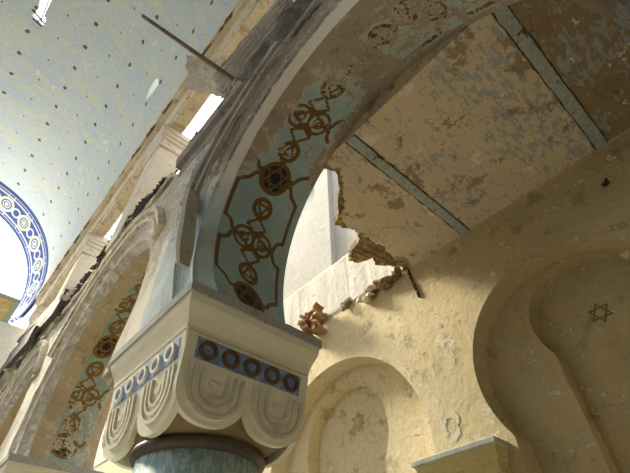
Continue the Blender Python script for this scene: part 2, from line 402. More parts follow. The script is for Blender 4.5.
# ------------------------------------------------------------------ the arcade wall
PITCH = 4.95; CY0 = 1.08; CZ = 3.0; ZA = 2.08; ZT = 5.30; HB = PITCH/2
XF = 1.0; XB = 2.21
def arc_point(x, R, cy, cz, a):
    return np.array([x, cy + R*math.cos(a), cz + R*math.sin(a)])
def bay(k, fine):
    cy = CY0 + PITCH*k
    ns = 260 if fine else 130
    # rings: (x, R, dcz)
    front = [(XF, 2.02), (XF+.05, 1.98), (XF+.07, 1.88), (XF+.06, 1.80), (XF+.10, 1.785)]
    nw = 60 if fine else 36
    verts = []; faces = []; mi = []; ink = []; navy = []; peel = []
    def grid(rows, cols, mat, fn):
        b = len(verts)
        for i in range(rows+1):
            for j in range(cols+1):
                p, q = fn(i/rows, j/cols)
                verts.append(p); ink.append(q[0]); navy.append(q[1]); peel.append(q[2])
        for i in range(rows):
            for j in range(cols):
                a = b+i*(cols+1)+j
                faces.append((a, a+1, a+cols+2, a+cols+1)); mi.append(mat)
    def a_range(R, cz):
        a0 = math.asin((ZA-cz)/R); return a0, PI-a0
    # soffit (front ring x 1.2, R 1.70 -> back)
    U = np.linspace(0, 1, nw+1)
    b = len(verts)
    L = 0
    Wg = []; Sg = []
    for i in range(ns+1):
        for u in U:
            R = 1.70+.25*u; cz = 3.03-.08*u; cyy = cy-.04*u; x = 1.2+1.01*u
            a0, a1 = a_range(R, cz); a = a0+(a1-a0)*i/ns
            verts.append((x, cyy+R*math.cos(a), cz+R*math.sin(a)))
            s = (a-a0)*1.82; tot = (a1-a0)*1.82
            Wg.append((u-.46)*1.04); Sg.append(s if k == 0 else min(s, tot-s) if s > tot/2 else s)
    Wg = np.array(Wg); Sg = np.array(Sg)
    ik, nv = design(Wg, Sg, 0.0, 3.9)
    # peel amount
    edge = np.clip((np.abs(Wg)-.36)/.16, 0, 1)
    gone = np.clip((Sg-1.55)/.9, 0, 1)
    if k == 0:
        pl = .05 + .34*gone + .55*gone*np.clip((-Wg-.20)/.2, 0, 1) + .35*gone*np.clip((Wg-.36)/.1, 0, 1) + .30*np.clip((Sg-3.2)/.5, 0, 1)
        pl = np.where((Sg > 4.0) & (np.abs(Wg-.16) < .34), .55, pl)
        pl = np.where((Sg > 3.5) & (np.abs(Wg-.16) > .36), 1.1, pl)
        pl = np.where((Sg < 1.5), np.clip(pl, 0, .12), pl)
    else:
        mid = np.clip((np.abs(Wg-.10)-.28)/.12, 0, 1)
        low = np.clip((1.5-Sg)/.9, 0, 1)
        top = np.clip((Sg-3.3)/.5, 0, 1)
        pl = .33 + .14*low + .9*mid + .2*top
    for q in range(len(ik)):
        ink.append(ik[q]); navy.append(nv[q]); peel.append(pl[q])
    for i in range(ns):
        for j in range(nw):
            a = b+i*(nw+1)+j
            faces.append((a, a+1, a+nw+2, a+nw+1)); mi.append(0)
    # archivolt bands, front
    def ring_fn(A, Bp, cza, czb):
        def fn(i, j):
            R = A[1]+(Bp[1]-A[1])*j; x = A[0]+(Bp[0]-A[0])*j; cz = cza+(czb-cza)*j
            a0, a1 = a_range(R, cz); a = a0+(a1-a0)*i
            s = (a-a0)*R; s = min(s, (a1-a0)*R-s) if k else s
            wob = .012*noise.noise(Vector((k*9+a*6, R*5, 1)))
            pe = (.12+(.12 if R < 1.79 else .55)*max(0, min(1, (s-1.0)/1.2))) if (k == 0) else .50
            return (x+wob, cy+(R+wob)*math.cos(a), cz+(R+wob)*math.sin(a)), (9, (-1 if .3 < j < .5 and s < 1.6 else 9), pe)
        return fn
    rows = 90
    seq = front + [(1.2, 1.70)]
    for q, (A, B_) in enumerate(zip(seq, seq[1:])):
        grid(rows, 3 if q < 4 else 4, 1, ring_fn(A, B_, 3.0 if q < 4 else 3.0, 3.0 if q < 4 else 3.03))
    # front plate
    def plate(x, R, cz, dcy, bumpy, mat):
        def fn(i, j):
            a0, a1 = a_range(R, cz); a = a0+(a1-a0)*i
            c, s = math.cos(a), math.sin(a)
            iy, iz = cy+dcy+R*c, cz+R*s
            # hit rect from centre
            tx = (HB-.0001)/abs(c) if abs(c) > 1e-6 else 1e9
            tz = (ZT-cz)/s if s > 1e-6 else 1e9
            tt = min(tx, tz); oy, oz = cy+tt*c, max(ZA, cz+tt*s)
            y = iy+(oy-iy)*j; z = iz+(oz-iz)*j
            w = bumpy*noise.fractal(Vector((y*1.7, z*1.7, x)), 1.0, 2.0, 4)
            s_ = min(z-ZA, 9)
            pe = .25+.3*max(0, min(1, (s_-.7)/.8)) if k <= 1 else .5
            return (x+w, y, z), (9, 9, pe)
        return fn
    grid(rows, 14, 1, plate(XF, 2.02, 3.0, 0, .02, 1))
    grid(60, 6, 2, plate(XB, 1.95, 2.95, -.04, .0, 2))
    # top
    for yy in range(1):
        b = len(verts)
        for p in ((XF, cy-HB, ZT), (XB, cy-HB, ZT), (XB, cy+HB, ZT), (XF, cy+HB, ZT)):
            verts.append(p); ink.append(9); navy.append(9); peel.append(1)
        faces.append((b, b+1, b+2, b+3)); mi.append(1)
    if k > 0: mi = [{0: 3, 1: 4}.get(q, q) for q in mi]
    return verts, faces, mi, ink, navy, peel
V = []; F = []; MI = []; IK = []; NV = []; PE = []
for k in (-1, 0, 1, 2, 3):
    v, f, m, a, b, c = bay(k, k == 0 or k == 1)
    o = len(V); V += v; F += [tuple(i+o for i in q) for q in f]; MI += m; IK += list(a); NV += list(b); PE += list(c)
wr = mesh_obj('wall_right', V, F, [M['soffit'], M['pale_blue'], M['ochre'], M['soffit_far'], M['face_sunlit']], mi=MI, smooth=True)
for n_, a_ in (('ink', IK), ('navy', NV), ('peel', PE)): set_attr(wr.data, n_, a_)
struct(wr, 'arcade wall with painted horseshoe arches')

# hood mouldings (one per arch)
def hood(k, a0, a1, grey):
    cy = CY0+PITCH*k; bm = bmesh.new()
    prof = [(XF+.02, 2.04), (XF-.05, 2.06), (XF-.06, 2.12), (XF-.03, 2.14), (XF-.03, 2.18), (XF-.09, 2.20), (XF-.10, 2.27), (XF-.04, 2.30), (XF+.02, 2.31)]
    n = 120; rings = []
    for i in range(n+1):
        a = R_(a0+(a1-a0)*i/n)
        ring = []
        for x, R in prof:
            w = .018*noise.fractal(Vector((a*9+k*5, R*7, x*9)), 1, 2, 3)
            ring.append(bm.verts.new((x+w*.7, cy+(R+w)*math.cos(a), 3.0+(R+w)*math.sin(a))))
        rings.append(ring)
    for r1, r2 in zip(rings, rings[1:]):
        for j in range(len(prof)-1): bm.faces.new((r1[j], r1[j+1], r2[j+1], r2[j]))
    bm.faces.new(rings[0]); bm.faces.new(rings[-1][::-1])
    return bm_obj('trim_%d' % (k+3), bm, grey, smooth=False)
M['hood'] = plaster('grey weathered hood', (.46,.44,.40), (.36,.33,.29), (.60,.60,.57), (.22,.19,.16), 1.6, .54, .4, 1.0, .5)
M['hood_sunlit'] = plaster('sunlit cream weathered hood', (.88,.81,.63), (.80,.72,.55), (.90,.87,.78), (.34,.26,.15), 1.6, .56, .4, 1.0, .5)  # far mouldings: cream raised in the colour to stand for sunlight
for k in (-1, 0, 1, 2, 3):
    struct(hood(k, 16 if k == 0 else 22, 158 if k != 0 else 165, M['hood'] if k <= 0 else M['hood_sunlit']))

# rough ledge above the arches (broken gallery cornice)
bm = bmesh.new()
def sweep_y(bm, prof, y0, y1, n, amp, seed):
    rings = []
    for i in range(n+1):
        y = y0+(y1-y0)*i/n
        ring = []
        for j, (x, z) in enumerate(prof):
            w = amp*noise.fractal(Vector((y*2.3+seed, j*1.3, seed)), 1, 2, 4)
            ring.append(bm.verts.new((x+w, y, z+w*.8)))
        rings.append(ring)
    m = len(prof)
    for r1, r2 in zip(rings, rings[1:]):
        for j in range(m): bm.faces.new((r1[j], r1[(j+1) % m], r2[(j+1) % m], r2[j]))
    bm.faces.new(rings[0][::-1]); bm.faces.new(rings[-1])
sweep_y(bm, [(1.3,5.28),(1.02,5.28),(.98,5.32),(.94,5.30),(.92,5.36),(.95,5.42),(1.3,5.44)], 4.35, 22, 200, .05, 3)
struct(bm_obj('trim_7', bm, M['hood_sunlit']))
bm = bmesh.new()
sweep_y(bm, [(1.5,5.02),(1.02,5.02),(.985,5.07),(.975,5.20),(.955,5.215),(.90,5.225),(.87,5.40),(.88,5.45),(1.5,5.46)], -4.5, 4.1, 120, .005, 8)
struct(bm_obj('trim_8', bm, M['grey']))

# ------------------------------------------------------------------ capitals and columns
CX, CYC = 1.66, 3.27
def column(y, label, group='arcade columns'):
    root = thing('column', label, 'column', (CX, y, -1.6), group)
    dz = 1.6
    def P(name, bm, m, sm=False, par=None):
        return bm_obj(name, bm, m, par or root, sm)
    bm = bmesh.new(); lathe(bm, [(.58, 0), (.58, .18), (.52, .22), (.54, .30), (.475, .36), (.465, 1.2), (.46, 2.66)], 0, -.06, 64)
    P('shaft', bm, M['shaft'], True)
    bm = bmesh.new(); prof = []
    for i in range(12):
        a = -PI/2+PI*i/11; prof.append((.465+.045*math.cos(a), 2.69+.045*math.sin(a)))
    lathe(bm, [(.40, 2.645)]+prof+[(.40, 2.735)], 0, -.06, 64)
    P('neck_ring', bm, M['neck'], True)
    # bell: circle to rounded rectangle
    bm = bmesh.new(); N = 64; rings = []
    for q, (zz, f) in enumerate([(2.725, 0), (2.735, .2), (2.755, .5), (2.79, .8), (2.84, .97), (2.93, 1.0), (3.1, 1.0)]):
        ring = []
        for k in range(N):
            a = 2*PI*(k+.5)/N; c, s = math.cos(a), math.sin(a)
            sq = 1/max(abs(c)/.50, abs(s)/.575)
            r = .45*(1-f)+sq*f
            ring.append(bm.verts.new((c*r, s*r-.06*(1-f), zz)))
        rings.append(ring)
    for a_, b_ in zip(rings, rings[1:]):
        for k in range(N): bm.faces.new((a_[k], a_[(k+1) % N], b_[(k+1) % N], b_[k]))
    bm.faces.new(rings[0][::-1]); bm.faces.new(rings[-1])
    P('bell', bm, M['bell'], False)
    # block with curved cornice
    bm = bmesh.new(); rings = []
    for x0, x1, y0, y1, zz in [(-.545,.555,-.63,.63,2.95), (-.585,.575,-.65,.65,3.36), (-.60,.59,-.665,.665,3.365), (-.60,.59,-.665,.665,3.395), (-.605,.592,-.675,.668,3.41),
                                (-.625,.605,-.70,.68,3.46), (-.65,.62,-.735,.70,3.51), (-.665,.63,-.755,.71,3.545), (-.67,.632,-.765,.715,3.60)]:
        rings.append([bm.verts.new(p) for p in ((x0,y0,zz),(x1,y0,zz),(x1,y1,zz),(x0,y1,zz))])
    for a_, b_ in zip(rings, rings[1:]):
        for k in range(4): bm.faces.new((a_[k], a_[(k+1) % 4], b_[(k+1) % 4], b_[k]))
    bm.faces.new(rings[0][::-1]); bm.faces.new(rings[-1])
    cap = P('capital_block', bm, M['capital'])
    bm = bmesh.new(); box(bm, -.69, .645, -.785, .735, 3.60, 3.685)
    bmesh.ops.bevel(bm, geom=bm.edges[:], offset=.008, segments=1)
    P('abacus', bm, M['abacus'])
    # faces: scalloped apron, blue panel with rings, relief arcs
    faces4 = [((-1, 0), .565, .655), ((0, -1), .645, .58), ((1, 0), .565, .655), ((0, 1), .645, .58)]
    for fi, (nrm, dist, half) in enumerate(faces4):
        nx, ny = nrm; tx, ty = -ny, nx
        def W(a, z, d):      # a across, z up, d outward
            dd = dist+d+.045*(z-3.3)/.4
            a = a*(1+.03*(z-3.3)/.4)
            return (nx*dd+tx*a, ny*dd+ty*a, z)
        # apron outline with two lobes
        lw = half/2-.004; pts = [(-half, 3.345), (-half, 2.95)]
        for sg in (-1, 1):
            c = sg*half/2
            for i in range(0, 17):
                a = PI+PI*i/16
                pts.append((c+lw*math.cos(a)*(1 if abs(math.cos(a)) < .999 else 1), 2.93+ (.19 if abs(nx) < .5 else .22)*(1-abs(math.cos(a))**2.2)**.5*-1))
            if sg < 0: pts.append((0, 2.90))
        pts += [(half, 2.95), (half, 3.345)]
        bm = bmesh.new()
        A = [bm.verts.new(W(a, z, .022)) for a, z in pts]; B = [bm.verts.new(W(a, z, -.03)) for a, z in pts]
        n = len(pts)
        for i in range(n): bm.faces.new((A[i], A[(i+1) % n], B[(i+1) % n], B[i]))
        bm.faces.new(A); bm.faces.new(B[::-1])
        apron = P('scalloped_apron', bm, M['capital'])
        for sg in (-1, 1):
            c = sg*half/2
            for r in (.235, .170, .105):
                bm = bmesh.new(); rows = []
                zc = 2.99
                path = [(c-r, zc+.12)]+[(c+r*math.cos(PI+PI*i/18), zc+r*.86*math.sin(PI+PI*i/18)) for i in range(19)]+[(c+r, zc+.12)]
                for i, (a, z) in enumerate(path):
                    p0 = path[max(i-1, 0)]; p1 = path[min(i+1, len(path)-1)]
                    d = Vector((p1[0]-p0[0], p1[1]-p0[1])).normalized(); nn = Vector((-d.y, d.x))*.016
                    rows.append([bm.verts.new(W(a+nn.x, z+nn.y, .018)), bm.verts.new(W(a+nn.x*.75, z+nn.y*.75, .044)),
                                 bm.verts.new(W(a-nn.x*.75, z-nn.y*.75, .044)), bm.verts.new(W(a-nn.x, z-nn.y, .018))])
                for r1, r2 in zip(rows, rows[1:]):
                    for j in range(4): bm.faces.new((r1[j], r1[(j+1) % 4], r2[(j+1) % 4], r2[j]))
                bm.faces.new(rows[0]); bm.faces.new(rows[-1][::-1])
                P('relief_arc', bm, M['relief'], par=apron)
            bm = bmesh.new()
            pp = [(c-.05, 3.03), (c+.05, 3.03)]+[(c+.05*math.cos(-PI*i/8), 3.03+.05*math.sin(-PI*i/8)) for i in range(1, 8)]
            A = [bm.verts.new(W(a, z, .036)) for a, z in pp]; B = [bm.verts.new(W(a, z, .018)) for a, z in pp]
            for i in range(len(pp)): bm.faces.new((A[i], A[(i+1) % len(pp)], B[(i+1) % len(pp)], B[i]))
            bm.faces.new(A); bm.faces.new(B[::-1])
            P('relief_boss', bm, M['relief'], par=apron)
        # blue panel
        ph = half-.085
        bm = bmesh.new()
        vs = [bm.verts.new(W(a, z, d)) for d in (.0, .028) for a, z in ((-ph, 3.155), (ph, 3.155), (ph, 3.315), (-ph, 3.315))]
        for f in ((0,1,2,3),(4,5,6,7),(0,1,5,4),(1,2,6,5),(2,3,7,6),(3,0,4,7)): bm.faces.new([vs[i] for i in f])
        pan = P('blue_panel', bm, M['blue'])
        for q in range(5):
            c = (q-2)*ph*2/5; bm = bmesh.new(); SEG = 28; rows = []
            for i in range(SEG):
                a = 2*PI*i/SEG; row = []
                for rr, d in ((.080, .024), (.074, .048), (.050, .048), (.044, .024)):
                    row.append(bm.verts.new(W(c+rr*math.cos(a)*1.0, 3.235+rr*.92*math.sin(a), d)))
                rows.append(row)
            for i in range(SEG):
                r1, r2 = rows[i], rows[(i+1) % SEG]
                for j in range(4): bm.faces.new((r1[j], r1[(j+1) % 4], r2[(j+1) % 4], r2[j]))
            rg = P('ring_ornament', bm, M['ring_white'] if fi == 0 else M['ring_brown'], par=pan)
            rg['label'] = 'white ring' if fi == 0 else 'dark brown ring'
            if fi == 0:
                pass
    return root
col = column(CYC, 'large square cream capital with blue ring panels on a mottled blue shaft in front')
def copy_tree(o, parent=None):
    c = o.copy(); C.objects.link(c); c.parent = parent
    for ch in o.children: copy_tree(ch, c)
    return c
for i, lab in ((1, 'second column along the arcade, only its abacus showing at the lower left corner'),):
    c2 = copy_tree(col); c2.location.y = CYC+PITCH*i; c2['label'] = lab
del_keys = None

# stucco stop hanging where two hood mouldings meet
bm = bmesh.new()
pth = [(.93,3.10,3.72),(.91,3.02,3.45),(.90,2.92,3.15),(.90,2.84,2.85),(.90,2.77,2.58),(.91,2.69,2.34)]
rings = []
for i, p in enumerate(pth):
    w = .060 if i < 5 else .04
    rings.append([bm.verts.new((p[0]+dx*w, p[1]+dy*w, p[2]+dy*.02)) for dx, dy in ((-.6,-1),(-.9,0),(-.6,1),(1.6,1),(1.6,-1))])
for a_, b_ in zip(rings, rings[1:]):
    for k in range(5): bm.faces.new((a_[k], a_[(k+1) % 5], b_[(k+1) % 5], b_[k]))
bm.faces.new(rings[0][::-1]); bm.faces.new(rings[-1])
M['stop'] = plaster('olive grey stucco', (.58,.57,.48), (.50,.49,.41), (.66,.65,.58), (.2,.18,.14), 3, .6, .3, .5, .55)
tag(bm_obj('stucco_stop', bm, M['stop'], smooth=False), 'grey stucco end piece of the hood moulding above the front capital', 'moulding')

# ------------------------------------------------------------------ outer aisle wall with niches
XW = 4.72
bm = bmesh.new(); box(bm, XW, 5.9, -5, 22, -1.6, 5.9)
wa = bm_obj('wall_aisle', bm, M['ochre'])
def circle_niche(cy, cz, R, zb, jamb=None):
    a0 = math.asin(max(-1, (zb-cz)/R)) if zb > cz-R*.98 else -R_(35)
    pts = [(cy+R*math.cos(a), cz+R*math.sin(a)) for a in np.linspace(a0, PI-a0, 64)]
    return pts
def cutter(pts, x0, x1):
    b = bmesh.new(); prism(b, pts, 0, x0, x1)
    return bm_obj('cut', b, M['ochre'])
def keyhole(cy, cz, R, jw, zj, zb):
    a0 = -math.acos(jw/R)*.80
    half = [(jw, zb), (jw, zj-.18), (jw+.01, zj)]
    al = np.linspace(-R_(35), PI/2, 26)
    circ = [(R*math.cos(a), cz+R*math.sin(a)) for a in al]
    ctrl = smooth_curve([(jw+.01, zj, 0), ((jw+.02+circ[0][0])/2-.01, (zj+circ[0][1])/2+.02, 0), (circ[0][0], circ[0][1], 0)], 4)
    half += [(p.x, p.y) for p in ctrl[1:-1]] + circ
    right = [(cy+a, z) for a, z in half]; left = [(cy-a, z) for a, z in half[::-1]][1:]
    return right+left
cuts = [cutter(keyhole(1.07, 2.42, 1.24, 1.0, 1.60, -.4), 4.0, 5.08)]
cuts.append(cutter(keyhole(.88, 2.93, .686, .56, 2.20, -.4), 4.0, 5.33))
cuts.append(cutter(keyhole(4.80, 1.96, 1.70, 1.38, .85, -.4), 4.0, 5.08))
cuts.append(cutter(keyhole(4.98, 2.52, .92, .82, 1.83, -.4), 4.0, 5.33))
for d in (5.9*2-.0,):
    cuts.append(cutter(circle_niche(9.2, 2.2, 1.4, 1.3), 4.0, 5.08))
boolean(wa, cuts)
struct(wa)
# jamb extensions below the round heads
def starmesh(cy, cz, r, w, x):
    bm = bmesh.new()
    for rot in (90, 270):
        o_ = [(cy+r*math.cos(R_(rot+120*k)), cz+r*math.sin(R_(rot+120*k))) for k in range(3)]
        i_ = [(cy+(r-2*w)*math.cos(R_(rot+120*k)), cz+(r-2*w)*math.sin(R_(rot+120*k))) for k in range(3)]
        xx = x-(.004 if rot == 90 else .007)
        A = [bm.verts.new((xx, *p)) for p in o_]; B = [bm.verts.new((xx, *p)) for p in i_]
        A2 = [bm.verts.new((x+.01, *p)) for p in o_]; B2 = [bm.verts.new((x+.01, *p)) for p in i_]
        for k in range(3):
            n = (k+1) % 3
            bm.faces.new((A[k], A[n], B[n], B[k])); bm.faces.new((A[k], A[n], A2[n], A2[k])); bm.faces.new((B[k], B[n], B2[n], B2[k]))
    return bm
st = bm_obj('painted_star', starmesh(.845, 2.91, .142, .018, 5.33), M['starpaint'], wa)
t = NT('faded star paint'); n = t.noise(14, 6, .7)
M['fadestar'] = t.finish(t.mix(t.step(n, .42, .58), (.30,.24,.13), (.52,.43,.25)), .9)
st2 = bm_obj('painted_star', starmesh(4.88, 2.86, .175, .03, 5.33), M['fadestar'], wa)

# upper aisle wall, open to the sky
bm = bmesh.new()
box(bm, 5.2, 5.5, -5, 22, 5.9, 10.5)
for y0 in (-3.6, .5, 5.05, 9.6, 14.1): box(bm, 5.04, 5.25, y0, y0+.55, 5.9, 10.5)
box(bm, 5.0, 5.3, -5, 22, 10.2, 10.5)
M['gallery'] = plaster('grey white gallery plaster', (.43,.42,.40), (.38,.37,.34), (.50,.49,.47), (.36,.32,.25), 1.0, .6, .5, .4, .6)
struct(bm_obj('wall_gallery', bm, M['gallery']))
bm = bmesh.new()
sweep_y(bm, [(5.5, 4.62), (4.735, 4.62), (4.70, 4.7), (4.70, 5.86), (4.74, 5.93), (5.5, 5.93)], 2.95, 22, 160, .02, 5)
M['parapet'] = plaster('whitewashed bricks', (.62,.62,.58), (.56,.55,.50), (.70,.70,.67), (.40,.35,.26), 1.8, .56, .5, .9, .56)
struct(bm_obj('trim_9', bm, M['parapet']))

# impost pilaster between niches
root = thing('pilaster', 'ochre wall pilaster with a pale blue topped impost between the two niches', 'pilaster', (XW, 2.75, -1.6))
def rel(bm): 
    for v in bm.verts: v.co -= Vector((XW, 2.75, -1.6))
    return bm
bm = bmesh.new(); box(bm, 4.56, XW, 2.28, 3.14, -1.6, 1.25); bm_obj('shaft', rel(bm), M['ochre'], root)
def rect_mould(levels):
    bm = bmesh.new(); rings = []
    for off, z in levels:
        rings.append([bm.verts.new(p) for p in ((XW+.24, 2.28-off*.8, z), (4.56-off, 2.28-off*.8, z), (4.56-off, 3.14+off, z), (XW, 3.14+off, z))])
    for a_, b_ in zip(rings, rings[1:]):
        for k in range(4): bm.faces.new((a_[k], a_[(k+1) % 4], b_[(k+1) % 4], b_[k]))
    bm.faces.new(rings[0][::-1]); bm.faces.new(rings[-1])
    return rel(bm)
M['impost'] = plaster('yellow impost', (.66,.56,.28), (.60,.50,.24), (.70,.62,.4), (.4,.3,.14), 2, .66, .2, .2, .6)
bm_obj('impost', rect_mould([(0, 1.2), (.02, 1.22), (.02, 1.34), (.05, 1.36), (.05, 1.46), (.07, 1.48), (.10, 1.57), (.11, 1.60)]), M['impost'], root)
M['slab'] = simple('pale blue slab', (.50,.56,.52), .8, 8, .25)
bm_obj('top_slab', rect_mould([(.125, 1.60), (.135, 1.61), (.135, 1.655), (.125, 1.665)]), M['slab'], root)

# ------------------------------------------------------------------ aisle ceiling, broken off
ZC = 4.6
edge = [(2.21,2.30),(2.45,2.20),(2.58,2.28),(2.70,2.42),(2.82,2.52),(2.95,2.62),(3.02,2.80),(3.15,2.86),(3.35,2.86),(3.55,2.84),(3.80,2.88),(4.05,2.82),(4.30,2.90),(4.50,2.86),(4.74,2.90)]
def jag(pts, amp, seed, n=5):
    rnd = random.Random(seed); out = []
    for a, b in zip(pts, pts[1:]):
        for k in range(n):
            t_ = k/n; out.append((a[0]+(b[0]-a[0])*t_+rnd.uniform(-amp, amp)*.5, a[1]+(b[1]-a[1])*t_+rnd.uniform(-amp, amp)))
    out.append(pts[-1]); return out
bm = bmesh.new(); pe = jag(edge, .035, 4)
prism(bm, pe+[(4.74, -5), (2.2, -5)], 2, ZC, ZC+.035)
box(bm, 2.212, 2.275, -5, 2.28, ZC+.02, ZC+.33)
struct(bm_obj('ceiling_aisle', bm, M['aisle_ceiling']))
edge2 = [(2.21,2.36),(2.5,2.30),(2.75,2.55),(2.98,2.78),(3.10,2.98),(3.26,2.98),(3.42,2.86),(3.60,2.96),(3.72,3.26),(3.83,3.42),(3.98,3.40),(4.08,3.16),(4.25,3.22),(4.42,3.10),(4.58,2.98),(4.74,3.02)]
bm = bmesh.new(); pe2 = jag(edge2, .03, 9, 4)
prism(bm, pe2+[(4.74, -5), (2.28, -5), (2.28, 2.3)], 2, ZC+.035, ZC+.16)
pe3 = [(x, y-.12-.08*math.sin(x*9)) for x, y in jag(edge2, .05, 12, 3)]
prism(bm, pe3+[(4.74, -5), (2.28, -5), (2.28, 2.1)], 2, ZC+.16, ZC+.32)
struct(bm_obj('ceiling_brick_layer', bm, M['brick']), 'exposed brick of the broken ceiling')
# coving line where the ceiling meets the wall
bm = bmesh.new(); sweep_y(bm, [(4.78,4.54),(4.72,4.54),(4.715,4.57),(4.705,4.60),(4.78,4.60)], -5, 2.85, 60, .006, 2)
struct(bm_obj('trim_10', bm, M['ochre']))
# steel joists set in the ceiling
for i, y in enumerate((1.78, -.26)):
    r = thing('steel_joist', ['rusty pale blue steel joist across the aisle ceiling near the broken edge', 'wider looking pale blue steel joist across the aisle ceiling at the upper right'][i], 'beam', (2.21, y, ZC), 'joists of the aisle ceiling')
    bm = bmesh.new(); box(bm, 0, 2.5, -.062, .062, -.022, .0); box(bm, 0, 2.5, -.02, .02, 0, .03)
    bm_obj('flange', bm, M['joist'], r)
    bm = bmesh.new(); rnd = random.Random(i+3)
    # torn plaster lips beside the flange
    for sg in (-1, 1):
        tube(bm, [(x_*.1, sg*(.070+rnd.uniform(-.006, .012)), -.004) for x_ in range(0, 26)], [rnd.uniform(.004, .014) for _ in range(26)], 5)
    bm_obj('plaster_lip', bm, M['debris'], r)
bm = bmesh.new(); rnd = random.Random(8)
hull(bm, (4.69, -.02, 4.03), (.05, .06, .04), rnd); bar(bm, (4.73, -.02, 4.03), (4.60, -.06, 4.00), .015)
tag(bm_obj('iron_hook', bm, M['iron']), 'dark iron anchor stub in the aisle wall at the right edge under the ceiling', 'hook')
M['scar'] = simple('lime chip', (.70,.67,.58), .9, 20, .2)
def chip(y, z, ro, ri, seed):
    rnd = random.Random(seed); bm = bmesh.new(); n = 46; A = []; B = []
    for i in range(n):
        a = 2*PI*i/n; o_ = ro*(1+.22*math.sin(3*a+seed)+.12*math.sin(7*a))*rnd.uniform(.9, 1.1); q = ri*rnd.uniform(.7, 1.1)
        A.append(bm.verts.new((XW-.006, y+o_*math.cos(a), z+o_*1.2*math.sin(a)))); B.append(bm.verts.new((XW-.006, y+q*math.cos(a), z+q*1.2*math.sin(a))))
    for i in range(n): bm.faces.new((A[i], A[(i+1) % n], B[(i+1) % n], B[i]))
    r_ = bmesh.ops.extrude_face_region(bm, geom=bm.faces[:]); 
    for v in r_['geom']:
        if isinstance(v, bmesh.types.BMVert): v.co.x += .012
    bm_obj('lime_chip', bm, M['scar'], wa)
chip(2.80, 2.02, .125, .09, 1); chip(3.9, 3.75, .05, .02, 2); chip(2.62, 3.35, .03, .01, 3); chip(1.95, 3.95, .04, .02, 4)
# dark ragged stub on wall below the ceiling break
bm = bmesh.new(); rnd = random.Random(2)
for i in range(9): hull(bm, (4.70, 2.92-.012*i, 4.56-.07*i), (.03, .028+.01*rnd.random(), .05), rnd)
tag(bm_obj('hanging_root', bm, M['iron']), 'dark ragged cable stub hanging down the wall from the ceiling break', 'cable')

# broken masonry pieces along the wall top
def chunk(name, label, parts, mat, seed, group=None, cat='rubble'):
    bm = bmesh.new(); rnd = random.Random(seed)
    for c, s in parts: hull(bm, c, s, rnd)
    return tag(bm_obj(name, bm, mat), label, cat, group)
rnd = random.Random(5)
# orange brick stub: jutting bricks
# crumbling wall edge
def along(y0, y1, n, x, z, s, seed):
    rnd = random.Random(seed)
    return [((x+rnd.uniform(-.06,.06), y0+(y1-y0)*i/max(1, n-1), z+rnd.uniform(-.07,.07)), (s*rnd.uniform(.7,1.3), s*rnd.uniform(.8,1.6), s*rnd.uniform(.6,1.2))) for i in range(n)]
chunk('masonry_fragment', 'crumbling brown masonry left on the wall top beside the ceiling break', along(3.05, 3.75, 12, 4.66, 4.58, .11, 1), M['rubble'], 21, 'broken masonry on the wall top')
chunk('masonry_fragment', 'small dark brick lump stuck on the white wall edge', along(4.28, 4.42, 4, 4.64, 4.66, .09, 2), M['rubble'], 22, 'broken masonry on the wall top')
chunk('masonry_fragment', 'flat pale stone lying on the wall edge left of the crumbling masonry', along(3.72, 3.95, 4, 4.66, 4.50, .08, 3), M['hood_sunlit'], 23, 'broken masonry on the wall top')
def brick_stub():
    bm = bmesh.new(); rnd = random.Random(31)
    for i in range(46):
        c = Vector((4.58+rnd.uniform(-.16, .1), 5.14+rnd.uniform(-.30, .26), 4.62+rnd.uniform(-.28, .26)))
        Mx = Matrix.Translation(c) @ Matrix.Rotation(rnd.uniform(-.7, .7), 4, 'X') @ Matrix.Rotation(rnd.uniform(-.6, .6), 4, 'Z') @ Matrix.Rotation(rnd.uniform(-.4, .4), 4, 'Y')
        box(bm, -.10, .10, -.055, .055, -.03, .03, Mx)
    return bm
tag(bm_obj('brick_cluster', brick_stub(), M['brickbit'], fix=True), 'cluster of orange broken bricks showing just above the right end of the capital', 'bricks')

# ------------------------------------------------------------------ vault
bm = bmesh.new(); th = .16
nA, nY = 72, 44
Y0, Y1 = -6, 17.0
g_in = []; g_out = []
for i in range(nA+1):
    a = PI*i/nA
    g_in.append([bm.verts.new((VX+VR*math.cos(a), Y0+(Y1-Y0)*j/nY, VZ+VR*math.sin(a))) for j in range(nY+1)])
    g_out.append([bm.verts.new((VX+(VR+th)*math.cos(a), Y0+(Y1-Y0)*j/nY, VZ+(VR+th)*math.sin(a))) for j in range(nY+1)])
for i in range(nA):
    for j in range(nY):
        bm.faces.new((g_in[i][j], g_in[i+1][j], g_in[i+1][j+1], g_in[i][j+1]))
        bm.faces.new((g_out[i][j], g_out[i][j+1], g_out[i+1][j+1], g_out[i+1][j]))
for i in range(nA):
    bm.faces.new((g_in[i][0], g_out[i][0], g_out[i+1][0], g_in[i+1][0]))
    bm.faces.new((g_in[i][nY], g_in[i+1][nY], g_out[i+1][nY], g_out[i][nY]))
for j in range(nY):
    bm.faces.new((g_in[0][j], g_in[0][j+1], g_out[0][j+1], g_out[0][j]))
    bm.faces.new((g_in[nA][j], g_out[nA][j], g_out[nA][j+1], g_in[nA][j+1]))
vault = bm_obj('ceiling', bm, M['vault'])
